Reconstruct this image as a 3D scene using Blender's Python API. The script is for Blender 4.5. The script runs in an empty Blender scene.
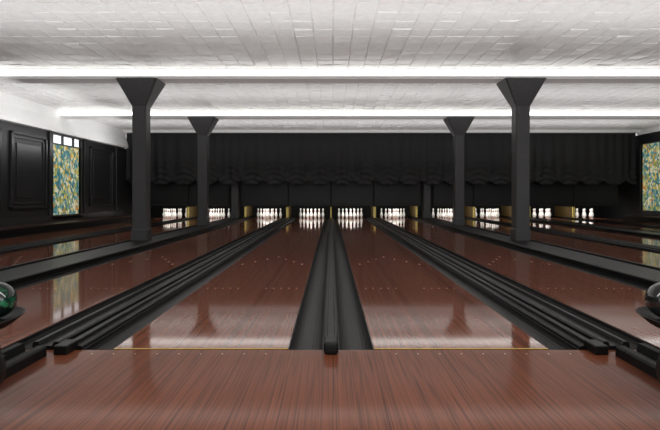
import bpy, bmesh, math, random
from mathutils import Vector, Matrix
random.seed(7)
C = bpy.context.scene.collection
PI = math.pi
H = 0.928; F = 536.0

# ------------------------------------------------------------------ materials
def nodes(name):
    m = bpy.data.materials.new(name); m.use_nodes = True
    nt = m.node_tree
    return m, nt, nt.nodes['Principled BSDF']

def mat(name, col, rough=0.5, metal=0.0, var=0.15, scale=8.0, bump=0.0, emit=0.0, coat=0.0, sheen=0.0, spec=0.5, col2=None):
    m, nt, b = nodes(name)
    g = nt.nodes.new('ShaderNodeNewGeometry')
    n = nt.nodes.new('ShaderNodeTexNoise'); n.inputs['Scale'].default_value = scale; n.inputs['Detail'].default_value = 4
    nt.links.new(g.outputs['Position'], n.inputs['Vector'])
    r = nt.nodes.new('ShaderNodeValToRGB')
    r.color_ramp.elements[0].position = 0.3; r.color_ramp.elements[1].position = 0.7
    if col2: r.color_ramp.elements[0].position = 0.52; r.color_ramp.elements[1].position = 0.58
    r.color_ramp.elements[0].color = (*[max(0, c*(1-var)) for c in (col2 or col)], 1)
    r.color_ramp.elements[1].color = (*[min(1, c*(1+var)) for c in col], 1)
    nt.links.new(n.outputs['Fac'], r.inputs['Fac'])
    nt.links.new(r.outputs['Color'], b.inputs['Base Color'])
    b.inputs['Roughness'].default_value = rough
    b.inputs['Metallic'].default_value = metal
    b.inputs['Specular IOR Level'].default_value = spec
    b.inputs['Coat Weight'].default_value = coat
    b.inputs['Sheen Weight'].default_value = sheen
    if emit:
        nt.links.new(r.outputs['Color'], b.inputs['Emission Color'])
        b.inputs['Emission Strength'].default_value = emit
    if bump:
        bp = nt.nodes.new('ShaderNodeBump'); bp.inputs['Strength'].default_value = bump; bp.inputs['Distance'].default_value = 0.02
        nt.links.new(n.outputs['Fac'], bp.inputs['Height']); nt.links.new(bp.outputs['Normal'], b.inputs['Normal'])
    return m

def wood(name, dark, mid, light, rough, spec, coat, coatr, streak=0.68, rings=45, rx=12, sx=150, sy=.9, det=3.0, ry=.3):
    m, nt, b = nodes(name)
    g = nt.nodes.new('ShaderNodeNewGeometry')
    mp = nt.nodes.new('ShaderNodeMapping'); mp.inputs['Scale'].default_value = (rx, ry, 1); mp.inputs['Location'].default_value = (200, 0, 3.3)
    nt.links.new(g.outputs['Position'], mp.inputs['Vector'])
    n = nt.nodes.new('ShaderNodeTexNoise'); n.inputs['Scale'].default_value = 1.0; n.inputs['Detail'].default_value = 1
    n.inputs['Roughness'].default_value = 0.4
    nt.links.new(mp.outputs['Vector'], n.inputs['Vector'])
    mu = nt.nodes.new('ShaderNodeMath'); mu.operation = 'MULTIPLY'; mu.inputs[1].default_value = rings
    nt.links.new(n.outputs['Fac'], mu.inputs[0])
    si = nt.nodes.new('ShaderNodeMath'); si.operation = 'SINE'; nt.links.new(mu.outputs[0], si.inputs[0])
    mr = nt.nodes.new('ShaderNodeMapRange'); mr.inputs['From Min'].default_value = -1; nt.links.new(si.outputs[0], mr.inputs['Value'])
    mp2 = nt.nodes.new('ShaderNodeMapping'); mp2.inputs['Scale'].default_value = (sx, sy, 1); mp2.inputs['Location'].default_value = (500, 0, 7.4)
    nt.links.new(g.outputs['Position'], mp2.inputs['Vector'])
    n2 = nt.nodes.new('ShaderNodeTexNoise'); n2.inputs['Scale'].default_value = 1.0; n2.inputs['Detail'].default_value = det
    nt.links.new(mp2.outputs['Vector'], n2.inputs['Vector'])
    mx = nt.nodes.new('ShaderNodeMix'); mx.data_type = 'FLOAT'; mx.inputs[0].default_value = streak
    nt.links.new(mr.outputs[0], mx.inputs[2]); nt.links.new(n2.outputs['Fac'], mx.inputs[3])
    r = nt.nodes.new('ShaderNodeValToRGB'); e = r.color_ramp.elements
    e[0].position = 0.27; e[0].color = (*dark, 1); e[1].position = 0.74; e[1].color = (*light, 1)
    k = e.new(0.46); k.color = (*mid, 1)
    nt.links.new(mx.outputs[0], r.inputs['Fac'])
    nt.links.new(r.outputs['Color'], b.inputs['Base Color'])
    b.inputs['Roughness'].default_value = rough; b.inputs['Specular IOR Level'].default_value = spec
    b.inputs['Coat Weight'].default_value = coat; b.inputs['Coat Roughness'].default_value = coatr
    b.inputs['Coat IOR'].default_value = 1.42
    return m

M = {}
M['lane'] = wood('lane_wood', (0.120, 0.032, 0.014), (0.190, 0.056, 0.026), (0.225, 0.073, 0.036), 0.6, 0.05, 1.0, 0.065, 0.9, 16, 9, 48, .015, 0.0, .03)
M['approach'] = wood('approach_wood', (0.042, 0.011, 0.005), (0.135, 0.039, 0.017), (0.190, 0.059, 0.027), 0.5, 0.12, 0.38, 0.10, 0.83, 32, 32, 360, .7, 2.0, .6)
M['ledge'] = wood('ledge_wood', (0.02, 0.008, 0.006), (0.035, 0.014, 0.010), (0.05, 0.02, 0.014), 0.4, 0.3, 0.5, 0.2, .84)
M['black'] = mat('black_plastic', (0.006, 0.006, 0.006), 0.5, spec=0.2)
M['gutter'] = mat('gutter_black', (0.0085, 0.0083, 0.008), 0.36, spec=0.25)
M['rail'] = mat('rail_black', (0.0045, 0.0045, 0.0045), 0.36, spec=0.24)
M['column'] = mat('column_paint', (0.052, 0.052, 0.053), 0.45, bump=0.04, scale=30, spec=0.4)
M['wall'] = mat('wall_black_paint', (0.015, 0.015, 0.016), 0.42)
M['mould'] = mat('moulding_black', (0.020, 0.020, 0.021), 0.3)
M['white'] = mat('white_plaster', (0.86, 0.86, 0.85), 0.6, var=0.02)
M['led'] = mat('led_diffuser', (1.0, 0.99, 0.965), 0.5, var=0.005, emit=2.6)
M['ceil'] = mat('pressed_tin_white', (0.81, 0.805, 0.795), 0.36, var=0.05, scale=13, bump=0.45)
M['curtain'] = mat('curtain_black', (0.0062, 0.0062, 0.0066), 0.7, var=0.3, scale=14, sheen=0.04)
M['mask'] = mat('mask_panel', (0.010, 0.010, 0.0105), 0.45, spec=.3)
M['masktrim'] = mat('mask_trim', (0.010, 0.010, 0.010), 0.45, spec=.3)
M['kick'] = mat('kickback_yellow_wood', (0.98, 0.74, 0.20), 0.4, scale=20)
M['kickside'] = mat('kickback_brown_side', (0.085, 0.055, 0.018), 0.5, scale=20)
M['yellow'] = mat('yellow_line', (0.54, 0.41, 0.08), 0.4)
M['cream'] = mat('cream_inlay', (0.62, 0.46, 0.33), 0.4)
M['pit'] = mat('pit_black', (0.005, 0.005, 0.005), 0.8, spec=.2)
M['green'] = mat('ball_green', (0.006, 0.12, 0.055), 0.10, var=0.2, scale=9, coat=0.6, col2=(0.006, 0.014, 0.011))
M['dark_ball'] = mat('ball_black', (0.012, 0.014, 0.014), 0.08, var=0.3, coat=1.0)
M['pane'] = mat('sky_pane', (0.85, 0.92, 1.0), 0.3, var=0.25, scale=5, emit=1.0)

def pin_mat():
    m, nt, b = nodes('pin_white')
    tc = nt.nodes.new('ShaderNodeTexCoord'); s = nt.nodes.new('ShaderNodeSeparateXYZ')
    nt.links.new(tc.outputs['Object'], s.inputs[0])
    r = nt.nodes.new('ShaderNodeValToRGB'); r.color_ramp.interpolation = 'CONSTANT'
    mr = nt.nodes.new('ShaderNodeMapRange'); mr.inputs['From Max'].default_value = 0.38
    nt.links.new(s.outputs['Z'], mr.inputs['Value']); nt.links.new(mr.outputs[0], r.inputs['Fac'])
    e = r.color_ramp.elements
    W = (0.90, 0.90, 0.88, 1); R_ = (0.5, 0.03, 0.03, 1)
    e[0].color = W; e[1].position = 0.685; e[1].color = R_
    for p, c in ((0.71, W), (0.74, R_), (0.765, W)):
        k = e.new(p); k.color = c
    nt.links.new(r.outputs['Color'], b.inputs['Base Color'])
    b.inputs['Roughness'].default_value = 0.25
    return m
M['pin'] = pin_mat()

def stained():
    m, nt, b = nodes('floral_window_film')
    g = nt.nodes.new('ShaderNodeNewGeometry')
    def leaf(scale, stretch, seed, rot):
        mp = nt.nodes.new('ShaderNodeMapping'); mp.inputs['Scale'].default_value = (1, 1.0, stretch); mp.inputs['Location'].default_value = (0, seed, seed)
        mp.inputs['Rotation'].default_value = (rot, 0, 0)
        nt.links.new(g.outputs['Position'], mp.inputs['Vector'])
        n = nt.nodes.new('ShaderNodeTexNoise'); n.inputs['Scale'].default_value = 5; n.inputs['Detail'].default_value = 1
        nt.links.new(mp.outputs['Vector'], n.inputs['Vector'])
        ad = nt.nodes.new('ShaderNodeMix'); ad.data_type = 'VECTOR'; ad.inputs[0].default_value = 0.10
        nt.links.new(mp.outputs['Vector'], ad.inputs[4]); nt.links.new(n.outputs['Color'], ad.inputs[5])
        v = nt.nodes.new('ShaderNodeTexVoronoi'); v.inputs['Scale'].default_value = scale
        nt.links.new(ad.outputs[1], v.inputs['Vector'])
        s = nt.nodes.new('ShaderNodeSeparateColor'); nt.links.new(v.outputs['Color'], s.inputs[0])
        return v, s
    v1, s1 = leaf(12.5, 0.8, 0.0, -.6)
    v2, s2 = leaf(12.5, 0.65, 3.7, .7)
    r = nt.nodes.new('ShaderNodeValToRGB'); r.color_ramp.interpolation = 'CONSTANT'
    e = r.color_ramp.elements
    e[0].color = (0.03, 0.11, 0.12, 1); e[1].position = 0.32; e[1].color = (0.08, 0.18, 0.20, 1)
    for p, c in ((0.50, (0.44, 0.42, 0.29, 1)), (0.68, (0.16, 0.26, 0.22, 1)), (0.80, (0.16, 0.18, 0.05, 1)), (0.92, (0.32, 0.15, 0.04, 1))):
        k = e.new(p); k.color = c
    nt.links.new(s1.outputs[0], r.inputs['Fac'])
    r2 = nt.nodes.new('ShaderNodeValToRGB'); r2.color_ramp.interpolation = 'CONSTANT'
    e = r2.color_ramp.elements
    e[0].color = (0.44, 0.32, 0.07, 1); e[1].position = 0.36; e[1].color = (0.46, 0.43, 0.28, 1)
    k = e.new(0.56); k.color = (0.23, 0.25, 0.07, 1)
    k = e.new(0.82); k.color = (0.04, 0.13, 0.14, 1)
    nt.links.new(s2.outputs[1], r2.inputs['Fac'])
    lt = nt.nodes.new('ShaderNodeMath'); lt.operation = 'LESS_THAN'; lt.inputs[1].default_value = 0.43
    nt.links.new(v2.outputs['Distance'], lt.inputs[0])
    mx = nt.nodes.new('ShaderNodeMix'); mx.data_type = 'RGBA'
    nt.links.new(lt.outputs[0], mx.inputs[0]); nt.links.new(r.outputs['Color'], mx.inputs[6]); nt.links.new(r2.outputs['Color'], mx.inputs[7])
    nt.links.new(mx.outputs[2], b.inputs['Base Color'])
    nt.links.new(mx.outputs[2], b.inputs['Emission Color']); b.inputs['Emission Strength'].default_value = 0.9
    b.inputs['Roughness'].default_value = 0.3; b.inputs['Specular IOR Level'].default_value = 0.25
    return m
M['film'] = stained()
for k in ('film', 'pane'):
    try: M[k].cycles.emission_sampling = 'NONE'
    except Exception: pass

# ------------------------------------------------------------------ mesh helpers
def box(bm, x0, x1, y0, y1, z0, z1, bev=0.0, seg=2):
    t = bmesh.new()
    bmesh.ops.create_cube(t, size=1)
    for v in t.verts:
        v.co = Vector(((x0+x1)/2 + v.co.x*abs(x1-x0), (y0+y1)/2 + v.co.y*abs(y1-y0), (z0+z1)/2 + v.co.z*abs(z1-z0)))
    if bev:
        bmesh.ops.bevel(t, geom=t.edges[:], offset=bev, segments=seg, affect='EDGES', profile=0.6)
    merge(bm, t)

def merge(bm, t):
    me = bpy.data.meshes.new('tmp'); t.to_mesh(me); t.free(); bm.from_mesh(me); bpy.data.meshes.remove(me)

def prism_y(bm, prof, y0, y1):
    a = [bm.verts.new((x, y0, z)) for x, z in prof]; b = [bm.verts.new((x, y1, z)) for x, z in prof]
    n = len(prof)
    fs = []
    for i in range(n):
        fs.append(bm.faces.new((a[i], a[(i+1) % n], b[(i+1) % n], b[i])))
    fs.append(bm.faces.new(a[::-1])); fs.append(bm.faces.new(b))
    bmesh.ops.recalc_face_normals(bm, faces=fs)

def lathe(bm, prof, seg=16, off=(0, 0, 0), mi=0):
    rings = []; fs = []
    for r, z in prof:
        if r < 1e-5: rings.append([bm.verts.new((off[0], off[1], z+off[2]))])
        else: rings.append([bm.verts.new((off[0]+r*math.cos(2*PI*i/seg), off[1]+r*math.sin(2*PI*i/seg), z+off[2])) for i in range(seg)])
    for p, q in zip(rings, rings[1:]):
        for i in range(seg):
            j = (i+1) % seg
            if len(p) == 1 and len(q) == 1: continue
            if len(p) == 1: f = bm.faces.new((p[0], q[j], q[i]))
            elif len(q) == 1: f = bm.faces.new((p[i], p[j], q[0]))
            else: f = bm.faces.new((p[i], p[j], q[j], q[i]))
            f.material_index = mi; fs.append(f)
    bmesh.ops.recalc_face_normals(bm, faces=fs)

def loft(bm, sections):
    rings = []
    for cx, cy, hx, hy, z in sections:
        c = min(hx, hy)*0.10
        pts = [(hx-c, -hy), (hx, -hy+c), (hx, hy-c), (hx-c, hy), (-hx+c, hy), (-hx, hy-c), (-hx, -hy+c), (-hx+c, -hy)]
        rings.append([bm.verts.new((cx+x, cy+y, z)) for x, y in pts])
    for p, q in zip(rings, rings[1:]):
        for i in range(8):
            bm.faces.new((p[i], p[(i+1) % 8], q[(i+1) % 8], q[i]))
    bm.faces.new(rings[0][::-1]); bm.faces.new(rings[-1])
    bmesh.ops.recalc_face_normals(bm, faces=bm.faces[:])

def obj(name, bm, m, parent=None, smooth=False, m2=None):
    me = bpy.data.meshes.new(name); bm.to_mesh(me); bm.free()
    me.materials.append(m)
    if m2: me.materials.append(m2)
    if smooth:
        for p in me.polygons: p.use_smooth = True
    o = bpy.data.objects.new(name, me); C.objects.link(o)
    if parent: o.parent = parent
    return o

def tag(o, label, cat, group=None):
    o['label'] = label; o['category'] = cat
    if group: o['group'] = group
    return o

def thing(name, label, cat, loc=(0, 0, 0), group=None):
    o = bpy.data.objects.new(name, None); C.objects.link(o); o.location = loc
    o.empty_display_size = 0.1
    return tag(o, label, cat, group)

def struct(name, bm, m, parent=None, smooth=False, m2=None):
    o = obj(name, bm, m, parent, smooth, m2)
    if not parent: o['kind'] = 'structure'
    return o

# ------------------------------------------------------------------ plan
FOUL = 3.23; LEND = 22.6
XL, XR = -7.8, 11.6
ZC = 3.36; ZB = 3.15
YB = 23.2

# ------------------------------------------------------------------ setting
bm = bmesh.new(); box(bm, XL, XR, -1.5, FOUL-0.02, -0.12, 0.0)
for x in [i*0.127 for i in range(-70, 100)]:
    if XL+.2 < x < XR-.2 and min(abs(x-a) for a in (0, 1.75, -1.75)) > 0.3:
        lathe(bm, [(0.005, 0.0003), (0.005, 0.0012), (0, 0.0012)], 10, (x, FOUL-0.10, 0), 1)
struct('floor', bm, M['approach'], m2=M['cream'])
bm = bmesh.new(); box(bm, XL, XR, FOUL-0.02, YB, -0.26, -0.15); struct('floor.001', bm, M['pit'])
bm = bmesh.new(); box(bm, XL, XR, YB, YB+0.15, -0.2, ZC); struct('wall_back', bm, M['pit'])

def ceiling():
    vs, fs = [], []
    T = 0.29; TY = 0.36
    nx = int((XR-XL)/T)+1; ny = int((20.6+1.5)/TY)+1
    for j in range(ny):
        for i in range(nx):
            x0 = XL+i*T; y0 = -1.5+j*TY; x1 = min(x0+T, XR); y1 = y0+TY
            g = 0.016
            k = len(vs)
            vs += [(x0, y0, ZC+.018), (x1, y0, ZC+.018), (x1, y1, ZC+.018), (x0, y1, ZC+.018)]
            tx, ty, tz = random.gauss(0, .0030), random.gauss(0, .0042), random.gauss(0, .0012)
            for sx, sy, x, y in ((-1, -1, x0+g, y0+g), (1, -1, x1-g, y0+g), (1, 1, x1-g, y1-g), (-1, 1, x0+g, y1-g)):
                vs.append((x, y, ZC + tz + sx*tx + sy*ty))
            mx, my = (x0+x1)/2, (y0+y1)/2
            vs.append((mx, my, ZC+tz-random.uniform(-.001, .012)))
            for a in range(4):
                b = (a+1) % 4
                fs.append((k+b, k+a, k+4+a, k+4+b)); fs.append((k+4+b, k+4+a, k+8))
    k = len(vs)
    vs += [(XL, -1.5, ZC+.1), (XR, -1.5, ZC+.1), (XR, YB, ZC+.1), (XL, YB, ZC+.1)]
    fs.append((k, k+1, k+2, k+3))
    me = bpy.data.meshes.new('ceiling'); me.from_pydata(vs, [], fs); me.materials.append(M['ceil'])
    o = bpy.data.objects.new('ceiling', me); C.objects.link(o); o['kind'] = 'structure'
ceiling()

# beams with luminous strips
def strip(y, d, zb, z0, z1, lab):
    t = thing('light_strip', lab, 'light strip', (1.9, y+d*.003, zb), 'light strips on the ceiling beams')
    a, b = sorted((0, d*.03))
    bm = bmesh.new(); box(bm, XL-1.9+.08, XR-1.9-.08, a, b, z0, z1, .006); obj('diffuser', bm, M['led'], t)
    a, b = sorted((0, d*.04))
    bm = bmesh.new(); box(bm, XL-1.9+.07, XR-1.9-.07, a, b, z0-.016, z0-.001); obj('housing', bm, M['white'], t)
for nm, y in (('nearer', 10.46), ('middle', 15.54)):
    bm = bmesh.new(); box(bm, XL, XR, y-.2, y+.22, ZB, ZC+.02, .008)
    struct('ceiling_beam', bm, M['white'])
    strip(y-.2, -1, ZB, .05, .155, 'long bright white light strip along the front of the %s ceiling beam' % nm)
    strip(y+.22, 1, ZB, .05, .155, 'added unseen white light strip along the back of the %s ceiling beam' % nm)  # rear strips are added, unseen, to light the next bay
bm = bmesh.new(); box(bm, XL, XR, 20.0, 20.2, ZC-.10, ZC+.02, .008); struct('ceiling_beam', bm, M['white'])

# side walls with openings
def side_wall(side, xw, s, oy0, oy1, zb, zt, ztr, TOP):
    a, b = (xw, xw+s*.2)
    bm = bmesh.new()
    y0, y1 = -1.5, YB
    box(bm, a, b, y0, oy0, -.2, TOP); box(bm, a, b, oy1, y1, -.2, TOP)
    box(bm, a, b, oy0, oy1, -.2, zb); box(bm, a, b, oy0, oy1, ztr, TOP)
    struct('wall_'+side, bm, M['wall'])
    bm = bmesh.new()
    if ZC-TOP > .4:   # sloping soffit above the panelling
        prism_y(bm, [(b, TOP), (xw-s*.16, TOP), (xw-s*.16, TOP+.10), (xw-s*.065, TOP+.40), (xw-s*.065, ZC), (b, ZC)], y0, 20.2)
    else:
        box(bm, xw-s*.065, b, y0, 20.2, TOP, ZC, .008)
    struct('trim_%d' % (1 if s < 0 else 2), bm, M['white'])
    bm = bmesh.new(); box(bm, xw-s*.03, xw, FOUL, 20.1, .18, .36, .008); struct('baseboard_'+side, bm, M['mould'])
    k = 1 if s < 0 else 2
    bm = bmesh.new()
    f = .06
    xi, xo = xw-s*.03, xw+s*.12
    box(bm, xi, xo, oy0-f, oy0, zb-f, ztr+f*.5); box(bm, xi, xo, oy1, oy1+f, zb-f, ztr+f*.5)
    box(bm, xi, xo, oy0, oy1, zb-f, zb); box(bm, xi, xo, oy0, oy1, ztr, ztr+f*.5)
    if zt < ztr-.05:
        box(bm, xi, xo, oy0, oy1, zt-.015, zt+.015)
        for q in (.36, .74):
            yy = oy0+(oy1-oy0)*q
            box(bm, xi+s*.02, xo, yy-.012, yy+.012, zt+.015, ztr)
    wn = struct('window_%d' % k, bm, M['mould'])
    bm = bmesh.new(); box(bm, xw+s*.06, xw+s*.08, oy0, oy1, zb, zt-.015); struct('patterned_pane', bm, M['film'], wn)
    if zt < ztr-.05:
        bm = bmesh.new(); box(bm, xw+s*.06, xw+s*.08, oy0, oy1, zt+.015, ztr); struct('clear_pane', bm, M['pane'], wn)
side_wall('left', XL, -1, 15.0, 16.7, .30, 2.38, 2.64, 2.69)
side_wall('right', XR, 1, 17.4, 20.05, .20, 2.82, 2.82, 3.18)

def moulding(idx, xw, s, y0, y1, z0, z1):
    bm = bmesh.new()
    for d, h, wd in ((0, .06, .07), (.11, .03, .05)):
        a, b, c, e = y0+d, y1-d, z0+d, z1-d
        X0, X1 = xw-s*h, xw
        box(bm, X0, X1, a, b, c, c+wd, .012); box(bm, X0, X1, a, b, e-wd, e, .012)
        box(bm, X0, X1, a, a+wd, c, e, .012); box(bm, X0, X1, b-wd, b, c, e, .012)
    box(bm, xw-s*.025, xw, y0+.27, y1-.27, z0+.27, z1-.27, .012)
    struct('trim_%d' % idx, bm, M['mould'])
moulding(3, XL, -1, 13.0, 14.65, .58, 2.50)
moulding(4, XL, -1, 17.3, 19.1, .58, 2.50)
moulding(5, XL, -1, 10.9, 12.6, .58, 2.50)
for i, y in enumerate((14.86, 16.95, 19.45)):
    bm = bmesh.new(); box(bm, XL, XL+.06, y-.09, y+.09, .36, 2.69, .01)
    struct('trim_%d' % (6+i), bm, M['mould'])

# side ledges
for side, x0, x1 in (('left', XL+.003, -7.15), ('right', 11.02, XR-.003)):
    t = thing('side_ledge', 'low raised dark ledge along the %s wall' % side, 'ledge', ((x0+x1)/2, FOUL, 0))
    hw = (x1-x0)/2
    bm = bmesh.new(); box(bm, -hw, hw, 0, 17.0, -.149, .15); obj('riser', bm, M['black'], t)
    bm = bmesh.new(); box(bm, -hw, hw, 0, 17.0, .15, .179, .006); obj('top_board', bm, M['ledge'], t)

# ------------------------------------------------------------------ lanes
names = ['first', 'second', 'third', 'fourth', 'fifth', 'sixth']
inner = [.26, 2.0, 4.12, 5.86, 7.98, 9.72]
W = 1.05
lanes = []
for s, cnt, sd in ((-1, 4, 'left'), (1, 6, 'right')):
    for i in range(cnt):
        lanes.append((s*(inner[i]+W/2), '%s lane %s of the central divider' % (names[i], sd)))
proto = None
for xc, nm in lanes:
    t = thing('bowling_lane', 'glossy red-brown wooden bowling lane, ' + nm, 'bowling lane', (xc, FOUL, 0), 'bowling lanes')
    if proto is None:
        bm = bmesh.new(); box(bm, -W/2, W/2, 0, LEND-FOUL, -.10, 0)
        for k in range(-3, 4):
            x = k*.133; y = 4.75-abs(k)*.28
            v = [bm.verts.new(p) for p in ((x-.012, y, .001), (x, y+.02, .001), (x+.012, y, .001), (x, y+.11, .001))]
            for f in (bm.faces.new((v[0], v[1], v[3])), bm.faces.new((v[1], v[2], v[3]))): f.material_index = 1
        for k in (-1, 1):
            for q in range(5):
                lathe(bm, [(0.007, 0.0004), (0.007, .0012), (0, .0012)], 8, (k*(.14+.075*q), 2.1, 0), 1)
        a = obj('lane_bed', bm, M['lane'], t, m2=M['cream'])
        bm = bmesh.new(); box(bm, -W/2, W/2, .0, .013, 0, .0015); c = obj('foul_line', bm, M['yellow'], t)
        c['label'] = 'thin yellow foul line'
        proto = (a, c)
    else:
        for p in proto:
            q = p.copy(); C.objects.link(q); q.parent = t

# ------------------------------------------------------------------ dividers
GL = LEND-FOUL
def gutter(bm, x0, x1):
    n = 12; cx = (x0+x1)/2; r = (x1-x0)/2-.006
    prof = [(x0, -.14), (x0, -.004)]
    for i in range(n+1):
        a = PI - PI*i/n
        prof.append((cx+r*math.cos(a), -.006-.085*math.sin(a)))
    prof += [(x1, -.004), (x1, -.14)]
    prism_y(bm, prof, 0, GL)

def end_block(t, x, w, h, ln, k=.32):
    bm = bmesh.new(); box(bm, x-w/2, x+w/2, -.13, -.13+ln, .0005, h, min(w, h)*k, 3)
    obj('end_block', bm, M['rail'], t, False)

def divider(kind, x0, x1, label, s):
    xc = (x0+x1)/2; hw = abs(x1-x0)/2
    t = thing('lane_divider', label, 'lane divider', (xc, FOUL, 0), 'dividers between the lanes')
    if kind == 'centre':
        for a, b in ((-hw, -.046), (.046, hw)):
            bm = bmesh.new(); gutter(bm, a, b); obj('gutter', bm, M['gutter'], t, False)
        bm = bmesh.new()
        prism_y(bm, [(-.045, -.14), (-.045, .006), (-.040, .010), (-.026, .010), (-.024, .024), (-.020, .028), (.020, .028), (.024, .024), (.026, .010), (.040, .010), (.045, .006), (.045, -.14)], 0, GL)
        obj('capping_rail', bm, M['rail'], t)
        end_block(t, 0, .085, .075, .17)
    elif kind == 'return':
        def u(a, b): return tuple(sorted((s*(a-hw), s*(b-hw))))
        for a, b in ((0, .19), (.49, .69)):
            bm = bmesh.new(); gutter(bm, *u(a, b)); obj('gutter', bm, M['gutter'], t)
        bm = bmesh.new(); a, b = u(.191, .325); m_ = (a+b)/2
        prism_y(bm, [(a, -.14), (a, .012), (a+.01, .02), (m_-.024, .02), (m_-.018, .04), (m_+.018, .04), (m_+.024, .02), (b-.01, .02), (b, .012), (b, -.14)], 0, GL)
        obj('capping_rail', bm, M['rail'], t)
        bm = bmesh.new(); a, b = u(.326, .489)
        prism_y(bm, [(a, -.14), (a, .035), (a+.01, .045), (a+.035, .045), (a+.045, .02), (b-.045, .02), (b-.035, .045), (b-.01, .045), (b, .035), (b, -.14)], 0, GL)
        obj('track_cover', bm, M['rail'], t)
        end_block(t, s*(.258-hw), .08, .055, .15, .2)
    elif kind == 'wide':
        for a, b in ((-hw, -hw+.2), (hw-.2, hw)):
            bm = bmesh.new(); gutter(bm, a, b); obj('gutter', bm, M['gutter'], t)
        bm = bmesh.new(); a, b = -hw+.201, hw-.201
        prism_y(bm, [(a, -.14), (a, .055), (a+.01, .065), (a+.05, .065), (a+.06, .01), (a+.10, .01), (a+.11, .05),
                     (b-.11, .05), (b-.10, .01), (b-.06, .01), (b-.05, .065), (b-.01, .065), (b, .055), (b, -.14)], 0, GL)
        obj('platform', bm, M['rail'], t)
    elif kind == 'end':
        bm = bmesh.new(); gutter(bm, -hw, hw); obj('gutter', bm, M['gutter'], t)
    return t

divider('centre', -.26, .26, 'narrow black central lane divider with two gutters, directly ahead of the viewer', 1)
pairs = {'left': -1, 'right': 1}
for sd, s in pairs.items():
    divider('return', s*1.31, s*2.0, 'black divider with ball track between first and second lanes on the %s' % sd, s)
    divider('wide', s*3.05, s*4.12, 'wide black lane divider carrying the dark columns on the %s' % sd, s)
    divider('return', s*5.17, s*5.86, 'black divider with ball track between third and fourth lanes on the %s' % sd, s)
divider('end', -7.149, -6.91, 'black outer gutter beside the ledge at the left wall', -1)
divider('wide', 6.91, 7.98, 'wide black lane divider without columns, between fourth and fifth lanes on the right', 1)
divider('return', 9.03, 9.72, 'black divider with ball track between fifth and sixth lanes on the right', 1)
divider('end', 10.77, 11.019, 'black outer gutter beside the ledge at the right wall', 1)

# ------------------------------------------------------------------ columns
CX = 3.70
def column(sd, s, y, nm, zt):
    z0 = .052
    t = thing('column', 'dark grey square column with flared capital, %s of the %s row' % (nm, sd), 'column', (s*CX, y, z0), 'columns')
    bm = bmesh.new(); loft(bm, [(0, 0, .152, .152, 0), (0, 0, .152, .152, .20), (0, 0, .142, .142, .22)]); obj('base', bm, M['column'], t)
    zc = zt-z0-.52
    bm = bmesh.new(); loft(bm, [(0, 0, .135, .135, .22), (0, 0, .135, .135, zc)]); obj('shaft', bm, M['column'], t)
    bm = bmesh.new(); loft(bm, [(0, 0, .137, .137, zc), (0, 0, .137, .137, zc+.01), (0, 0, .392, .30, zc+.51), (0, 0, .392, .30, zc+.52)]); obj('capital', bm, M['column'], t)
for sd, s in pairs.items():
    column(sd, s, 10.46, 'nearest', ZB); column(sd, s, 15.54, 'middle', ZB)
    t = thing('column', 'dark column partly hidden behind the black curtain, farthest of the %s row' % sd, 'column', (s*CX, 20.75, .052), 'columns')
    bm = bmesh.new(); loft(bm, [(0, 0, .152, .152, 0), (0, 0, .152, .152, .20), (0, 0, .142, .142, .22)]); obj('base', bm, M['column'], t)
    bm = bmesh.new(); loft(bm, [(0, 0, .135, .135, .22), (0, 0, .135, .135, ZC-.07)]); obj('shaft', bm, M['column'], t)

# ------------------------------------------------------------------ curtain
def curtain():
    x0, x1 = XL+.03, XR-.03; nx, nz = 1400, 60
    vs, fs = [], []
    for i in range(nx+1):
        x = x0+(x1-x0)*i/nx
        sc = abs(math.sin(PI*x/.86))
        zb = 1.50-.19*sc**.7
        for j in range(nz+1):
            t = j/nz
            z = ZC-.003+(zb-ZC)*t
            fold = math.sin(x*2*PI/.37+2.6*math.sin(x*1.7)+.8*t*math.sin(x*5)+1.2*math.sin(x*.63))
            fade = 1-max(0, (t-.8)/.2)
            y = 20.36+.026*fold*(.3+.7*t)*fade+.03*math.sin(x*2*PI/.86+1.1*math.sin(2*t+x))*t*fade
            lo = max(0, (t-.45)/.55)
            y -= .050*lo*(.15+.85*sc)*(0.6+.4*math.sin(((z-zb)+.34*(1-sc))*2*PI/.22))
            lo = max(0, (t-.80)/.20)
            y -= .06*lo*(.4+.6*sc)*math.sin(min(1, lo)*PI*.8)
            vs.append((x, y, z))
    for i in range(nx):
        for j in range(nz):
            a = i*(nz+1)+j
            fs.append((a, a+1, a+nz+2, a+nz+1))
    me = bpy.data.meshes.new('stage_curtain'); me.from_pydata(vs, [], fs); me.materials.append(M['curtain'])
    for p in me.polygons: p.use_smooth = True
    o = bpy.data.objects.new('stage_curtain', me); C.objects.link(o)
    tag(o, 'long black ruffled curtain with scalloped hem hanging above the pins', 'curtain')
curtain()

# ------------------------------------------------------------------ masking units, kickbacks, pins
def mask_span(xc):
    a = abs(xc); s = 1 if xc > 0 else -1
    k = min(range(6), key=lambda q: abs(inner[q]+W/2-a))
    lo, hi = [(0.02, 1.635), (1.675, 3.46), (3.98, 5.495), (5.535, 7.35), (7.55, 9.355), (9.395, 11.1)][k]
    return tuple(sorted((s*lo, s*hi)))
for xc, nm in lanes:
    a, b = mask_span(xc); m_ = (a+b)/2; h = (b-a)/2
    t = thing('masking_unit', 'black masking panel above the pins of the ' + nm, 'masking panel', (m_, 20.72, .50), 'masking panels')
    bm = bmesh.new(); box(bm, -h, h, 0, .05, .06, 1.1, .012); obj('panel', bm, M['mask'], t)
    bm = bmesh.new(); box(bm, -h, h, -.015, .06, 0, .06, .012); obj('bottom_trim', bm, M['masktrim'], t)
    for q in (-1, 1):
        bm = bmesh.new(); box(bm, q*(h-.2)-.02, q*(h-.2)+.02, .051, .09, .3, ZC+.09-.5); obj('hanger_bar', bm, M['mould'], t)

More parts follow.
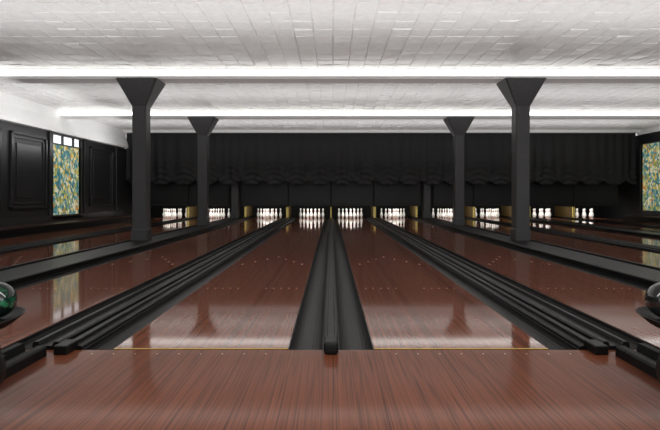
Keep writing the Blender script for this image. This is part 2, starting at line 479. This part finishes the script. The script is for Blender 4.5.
def kick(x, w, zb, lab):
    t = thing('kickback', lab, 'kickback panel', (x, 20.80, zb), 'kickback panels')
    bm = bmesh.new(); box(bm, -w/2, w/2, .05, 1.7, 0, .42, .008); obj('side_board', bm, M['kickside'], t)
    bm = bmesh.new(); box(bm, -w/2-.004, w/2+.004, -.02, .05, 0, .42, .006)
    o = obj('front_edge', bm, M['kick'], t); o['label'] = 'bright yellow front edge'  # bright yellow edge in front of the browner side board
kick(0, .035, .029, 'thin yellow kickback board at the end of the central divider')
for s, sd in ((-1, 'left'), (1, 'right')):
    kick(s*1.70, .075, .047, 'yellow kickback board between the first and second lanes on the %s' % sd)
    kick(s*5.56, .075, .047, 'yellow kickback board between the third and fourth lanes on the %s' % sd)
    kick(s*3.33, .06, .066, 'yellow kickback board beside the second lane and far column on the %s' % sd)
kick(9.42, .075, .047, 'yellow kickback board between the fifth and sixth lanes on the right')
kick(7.18, .06, .066, 'yellow kickback board beside the fourth lane on the right')
kick(7.70, .06, .066, 'yellow kickback board beside the fifth lane on the right')

PP = [(0, 0)] + [(-.1525, .264), (.1525, .264)] + [(-.305, .528), (0, .528), (.305, .528)] + [(-.4575, .792), (-.1525, .792), (.1525, .792), (.4575, .792)]
bm = bmesh.new()
lathe(bm, [(0, 0), (.026, 0), (.029, .006), (.045, .05), (.058, .09), (.0605, .114), (.058, .14), (.047, .18), (.033, .22), (.0245, .25), (.0235, .265), (.026, .295), (.031, .325), (.0323, .343), (.029, .362), (.018, .377), (0, .381)], 14)
pin0 = obj('bowling_pin', bm, M['pin'], None, True)
first = True
for xc, nm in lanes:
    for dx, dy in PP:
        p = pin0 if first else pin0.copy()
        if not first: C.objects.link(p)
        first = False
        p.location = (xc+dx, FOUL+18.29+dy-.35, 0)
        tag(p, 'white bowling pin standing on the ' + nm, 'bowling pin', 'pins on the ' + nm)
    L = bpy.data.lights.new('pin_light', 'AREA'); L.shape = 'RECTANGLE'; L.size = 1.0; L.size_y = .12; L.energy = 14; L.color = (1, .97, .90)
    o = bpy.data.objects.new('pin_light', L); C.objects.link(o); o.location = (xc, 20.9, .72)
    o.rotation_euler = (math.radians(38), 0, 0)

# ------------------------------------------------------------------ ball returns
def ball_return(sd, s):
    t = thing('ball_return', 'black ball return with raised tray on the approach at the %s edge' % sd, 'ball return', (s*1.86, 2.6, 0), 'ball returns')
    bm = bmesh.new()
    prof = [(-.22, 0), (-.22, .05), (-.21, .06), (-.17, .06), (-.16, .03), (-.10, .03), (-.09, .075), (-.05, .075), (-.04, .03), (.04, .03), (.05, .075), (.09, .075), (.10, .03), (.16, .03), (.17, .06), (.20, .06), (.20, 0)]
    prism_y(bm, [(s*x, z) for x, z in prof], -.9, .49)
    obj('base', bm, M['black'], t)
    bm = bmesh.new()
    ring = []
    for y0, z1, hw in ((-.55, .325, .17), (-.1, .325, .16), (.12, .22, .13), (.30, .07, .10)):
        ring.append([bm.verts.new((-hw, y0, .06)), bm.verts.new((hw, y0, .06)), bm.verts.new((hw*.85, y0, z1)), bm.verts.new((-hw*.85, y0, z1))])
    for p, q in zip(ring, ring[1:]):
        for k in range(4): bm.faces.new((p[k], p[(k+1) % 4], q[(k+1) % 4], q[k]))
    bm.faces.new(ring[0][::-1]); bm.faces.new(ring[-1])
    bmesh.ops.recalc_face_normals(bm, faces=bm.faces[:])
    obj('pedestal', bm, M['black'], t)
    bm = bmesh.new(); lathe(bm, [(0, -.12), (.09, -.12), (.115, -.10), (.125, -.05), (.125, .05), (.115, .10), (.09, .12), (0, .12)], 24)
    bmesh.ops.rotate(bm, verts=bm.verts[:], cent=(0, 0, 0), matrix=Matrix.Rotation(PI/2, 3, 'X'))
    bmesh.ops.translate(bm, verts=bm.verts[:], vec=(-s*.365, -.42, .19))
    obj('return_mouth', bm, M['black'], t, True)
    bm = bmesh.new()
    n = 28; rings = []
    for rx, ry, z in ((.20, .30, .295), (.33, .42, .304), (.385, .455, .352), (.375, .445, .355), (.32, .41, .333), (.0, .0, .328)):
        if rx == 0: rings.append([bm.verts.new((0, -.25, z))])
        else: rings.append([bm.verts.new((rx*math.copysign(abs(math.cos(2*PI*i/n))**.6, math.cos(2*PI*i/n)), -.25+ry*math.copysign(abs(math.sin(2*PI*i/n))**.6, math.sin(2*PI*i/n)), z)) for i in range(n)])
    for p, q in zip(rings, rings[1:]):
        for i in range(n):
            j = (i+1) % n
            if len(q) == 1: bm.faces.new((p[i], p[j], q[0]))
            else: bm.faces.new((p[i], p[j], q[j], q[i]))
    bm.faces.new(rings[0][::-1])
    bmesh.ops.recalc_face_normals(bm, faces=bm.faces[:])
    obj('tray', bm, M['black'], t, False)
ball_return('left', -1); ball_return('right', 1)
def ball(x, y, z, r, m, lab):
    bm = bmesh.new(); bmesh.ops.create_uvsphere(bm, u_segments=32, v_segments=20, radius=r)
    for a in (0, 2.1, 4.2):
        d = Vector((math.cos(a)*.22, -.75, .6+math.sin(a)*.22)).normalized()
        t2 = bmesh.new(); bmesh.ops.create_circle(t2, cap_ends=True, segments=12, radius=.011)
        for f in t2.faces: f.material_index = 1
        rot = d.to_track_quat('Z', 'Y').to_matrix().to_4x4()
        bmesh.ops.transform(t2, matrix=Matrix.Translation(d*(r+.0006)) @ rot, verts=t2.verts[:]); merge(bm, t2)
    o = obj('bowling_ball', bm, m, None, True, M['pit']); o.location = (x, y, z+r); tag(o, lab, 'bowling ball')
ball(-1.605, 2.575, .337, .086, M['green'], 'dark green bowling ball on the tray of the left ball return')
ball(1.605, 2.575, .337, .086, M['dark_ball'], 'black bowling ball on the tray of the right ball return')

# ------------------------------------------------------------------ lights, world
def area(loc, rot, sx, sy, e, col=(1, 1, 1)):
    L = bpy.data.lights.new('fill_light', 'AREA'); L.shape = 'RECTANGLE'; L.size = sx; L.size_y = sy; L.energy = e; L.color = col
    o = bpy.data.objects.new('fill_light', L); C.objects.link(o); o.location = loc; o.rotation_euler = rot
area((1.5, -1.2, 1.9), (math.radians(97), 0, 0), 13, 2.2, 155)  # added fill from behind the camera, no fixture there
area((1.5, 1.5, 3.2), (0, 0, 0), 12, .6, 160)  # added downward fill above the approach, out of view
for y, e in ((6.9, 148), (12.7, 120), (17.8, 140)):
    area((1.9, y, 2.0), (PI, 0, 0), 18, 1.2, e)  # added upward fill to brighten the ceiling, no lamps hang here
area((XL+1.6, 11.8, 2.5), (0, math.radians(108), 0), .25, 13, 50)  # added fill washing the left frieze, no lamp there
w = bpy.data.worlds.new('world'); bpy.context.scene.world = w; w.use_nodes = True
bg = w.node_tree.nodes['Background']; bg.inputs[0].default_value = (.97, .98, 1, 1); bg.inputs[1].default_value = .65

# ------------------------------------------------------------------ camera
cam = bpy.data.cameras.new('camera'); co = bpy.data.objects.new('camera', cam); C.objects.link(co)
co.location = (0, 0, H); co.rotation_euler = (PI/2, 0, 0)
cam.sensor_width = 36; cam.lens = F/660*36
cam.shift_x = -1/660; cam.shift_y = -20/660
cam.clip_end = 200
bpy.context.scene.camera = co
bpy.context.scene.view_settings.view_transform = 'Standard'
